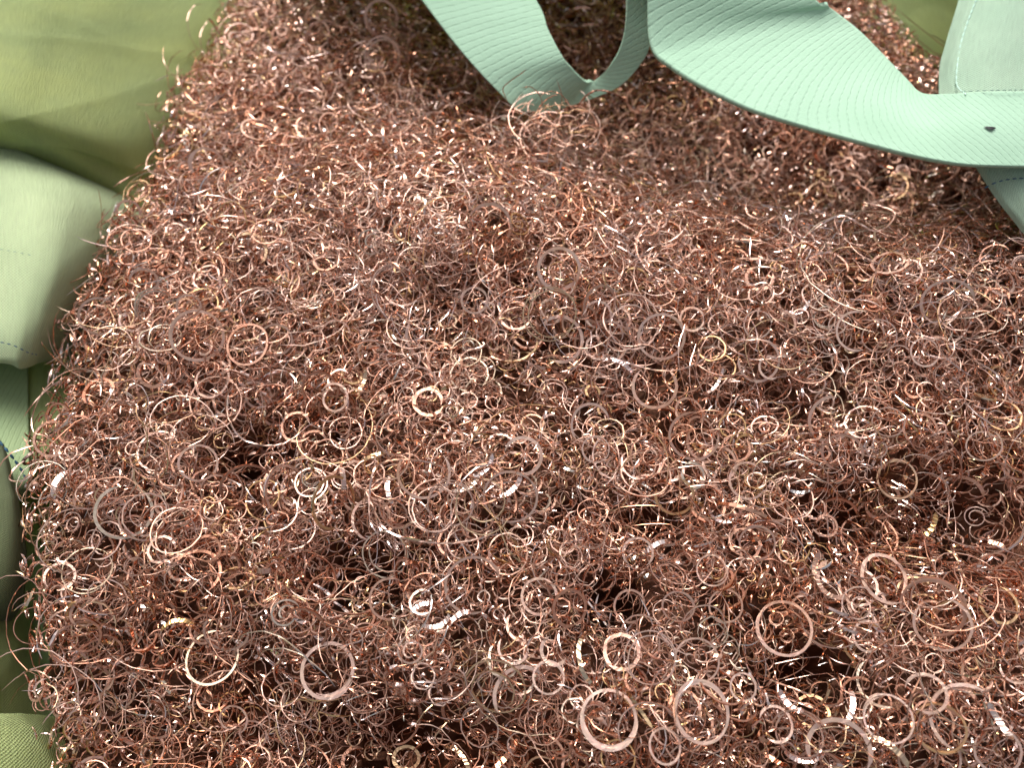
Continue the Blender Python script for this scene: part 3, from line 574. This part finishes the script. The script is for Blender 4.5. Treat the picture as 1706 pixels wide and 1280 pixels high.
# ------------------------------------------------------------------ stitches and small marks
def thread(name, pts, dash, gap, radius, material, parent, label=None):
    """a row of stitches: short raised threads along a line of (u, v, z)"""
    P = cr([at(*p) for p in pts], 400); L = np.concatenate([[0], np.cumsum(np.linalg.norm(np.diff(P, axis=0), axis=1))])
    V, F = [], []; s = 0.0
    while s + dash < L[-1]:
        q = np.stack([np.interp(np.linspace(s, s + dash, 4), L, P[:, k]) for k in range(3)], 1)
        dd = unit(q[-1] - q[0]); sd = unit(np.cross(dd, [0, 0, 1.0])); up = np.cross(sd, dd); o = len(V) * 0 + sum(len(x) for x in V)
        rr = radius * np.array([.3, 1, 1, .3])
        ringv = np.concatenate([[q[i] + sd * math.cos(a) * rr[i] + up * math.sin(a) * rr[i] * 0.8 for a in (0, 1.57, 3.14, 4.71)] for i in range(4)])
        V.append(ringv)
        for i in range(3):
            for k in range(4): F.append([o + i * 4 + k, o + i * 4 + (k + 1) % 4, o + i * 4 + 4 + (k + 1) % 4, o + i * 4 + 4 + k])
        s += dash + gap
    V = np.concatenate(V) - np.array(bag.location)
    o = link(name, make_mesh(name, V, np.array(F), None, (material,), None, True), parent, label, kind='stuff')
    return o
thread('stitching', [(1602, 152, .0466), (1660, 150, .0502), (1780, 148, .048)], .0014, .0007, .00022, M_GREY, bag)
thread('stitching', [(1640, 313, .0325), (1665, 302, .0342), (1700, 297, .0345), (1760, 300, .034)], .0016, .0008, .00030, M_BLUE, bag, 'blue stitching on the corner panel')
thread('stitching', [(0, 415, .0138), (50, 425, .0122), (112, 446, .0045)], .0012, .0012, .00014, M_GREY, bag)
thread('stitching', [(-20, 566, .0075), (20, 575, .0060), (48, 588, .0012), (66, 592, -.004)], .0013, .0008, .00022, M_BLUE, bag)
thread('stitching', [(-2, 735, -.0045), (15, 755, -.0065), (35, 782, -.012), (46, 805, -.016)], .0022, .0006, .00045, M_BLUE, bag, 'dark blue stitching at the edge of the grey sheet')
thread('stitching', [(1640, -30, .0478), (1622, 10, .0462), (1604, 60, .0440), (1596, 100, .0424), (1594, 140, .0418), (1610, 158, .049)], .0030, .0002, .00035, M_PALE, bag)
def speck(u, v, z, r):
    c = at(u, v, z); V = []; F = []
    k = 9
    for i in range(k):
        a = i * 6.283 / k; q = r * (1 + 0.3 * math.sin(3 * a)); V.append(c + np.array([1.5 * q * math.cos(a), .6 * q * math.sin(a) - .2 * q * math.cos(a), 0]))
    V.append(c + np.array([0, 0, r * .5])); V = np.array(V) - c
    F = np.array([[i, (i + 1) % k, k, k] for i in range(k)])[:, :3]
    o = link('dirt_speck', make_mesh('dirt_speck', V, F, None, (M_BLACK,), None, True), None, 'tiny black speck on the sewn end of the wide strap', 'speck'); o.location = c
speck(1650, 213, .0463, 0.0012)

# ------------------------------------------------------------------ loose threads standing up at the edges
def wire(pts, width, ti, lab, n=40):
    P = cr([at(*p) for p in pts], n + 1); t = unit(np.gradient(P, axis=0)); s = unit(np.cross(t, np.array([0.2, 0.1, 1.0]))); up = np.cross(s, t)
    tw = rng.normal(0, .25, n + 1)[:, None] + np.linspace(0, rng.uniform(2, 8), n + 1)[:, None]
    s, up = s * np.cos(tw) + up * np.sin(tw), -s * np.sin(tw) + up * np.cos(tw)
    hw = width * np.clip(np.minimum(np.linspace(0, 1, n + 1), np.linspace(1, 0, n + 1)) / .1, .4, 1)[:, None] / 2
    V = np.stack([P - s * hw - up * hw, P + s * hw - up * hw, P + s * hw + up * hw, P - s * hw + up * hw], 1)[None]
    single('copper_wire', V, n, ti, lab, 'wire', 'loose copper wires standing out of the heap')
wire([(182, 430, -.02), (181, 395, -.012), (188, 360, -.008), (196, 336, -.006)], .00065, .97, 'silvery sliver of copper sticking up over the pale flap')
wire([(845, 168, .02), (838, 148, .026), (850, 135, .030), (866, 124, .034), (876, 116, .037)], .00028, .1, 'dark fine wire crossing the dipping strap')
wire([(905, 182, .016), (900, 160, .024), (885, 145, .027), (868, 146, .028)], .00025, .1, 'dark hair-fine loop on the dipping strap')
wire([(948, 190, .016), (938, 160, .024), (915, 152, .026), (900, 160, .027)], .00025, .2, 'second hair-fine loop near the fold of the dipping strap')
wire([(960, 180, .022), (978, 158, .028), (1000, 150, .031), (1030, 158, .028), (1046, 172, .020)], .0006, .3, 'brown copper wire curling over the fold of the dipping strap')
wire([(390, 690, .01), (380, 660, .014), (382, 700, .014), (410, 735, .014), (470, 740, .014), (520, 705, .012)], .0004, .6, 'long thin wire sweeping round the dark hollow')
wire([(610, 820, .014), (640, 880, .016), (690, 900, .016), (760, 905, .013), (830, 890, .008)], .00045, .6, 'long thin wire under the bright middle clump')
wire([(615, 880, .014), (618, 800, .018), (640, 770, .018), (700, 768, .016), (740, 780, .012)], .00045, .6, 'thin wire arching over the bright middle clump')
wire([(1010, 590, .016), (1060, 610, .018), (1120, 618, .018), (1170, 600, .016), (1200, 570, .012)], .0004, .6, 'thin wire under the rings right of centre')
wire([(110, 600, -.015), (92, 580, -.01), (84, 545, -.008), (98, 520, -.012)], .0003, .5, 'thin curl standing off the left edge over the flap')
wire([(60, 780, -.02), (66, 745, -.012), (85, 730, -.008), (110, 722, -.006)], .0003, .4, 'thin curl standing off the left edge over the lime strap')
wire([(1345, 390, .02), (1400, 360, .026), (1460, 385, .026), (1490, 355, .026), (1440, 335, .024)], .0005, .6, 'looping thin wire on the right crest under the wide strap')

# ------------------------------------------------------------------ ground
gv = np.array([[-3, -3, -.5], [3, -3, -.5], [3, 3, -.5], [-3, 3, -.5]], float)
link('ground', make_mesh('ground', gv, np.array([[0, 1, 2, 3]]), None, (M_GROUND,)), None, 'dark grey ground under the bag', 'ground', kind='structure')
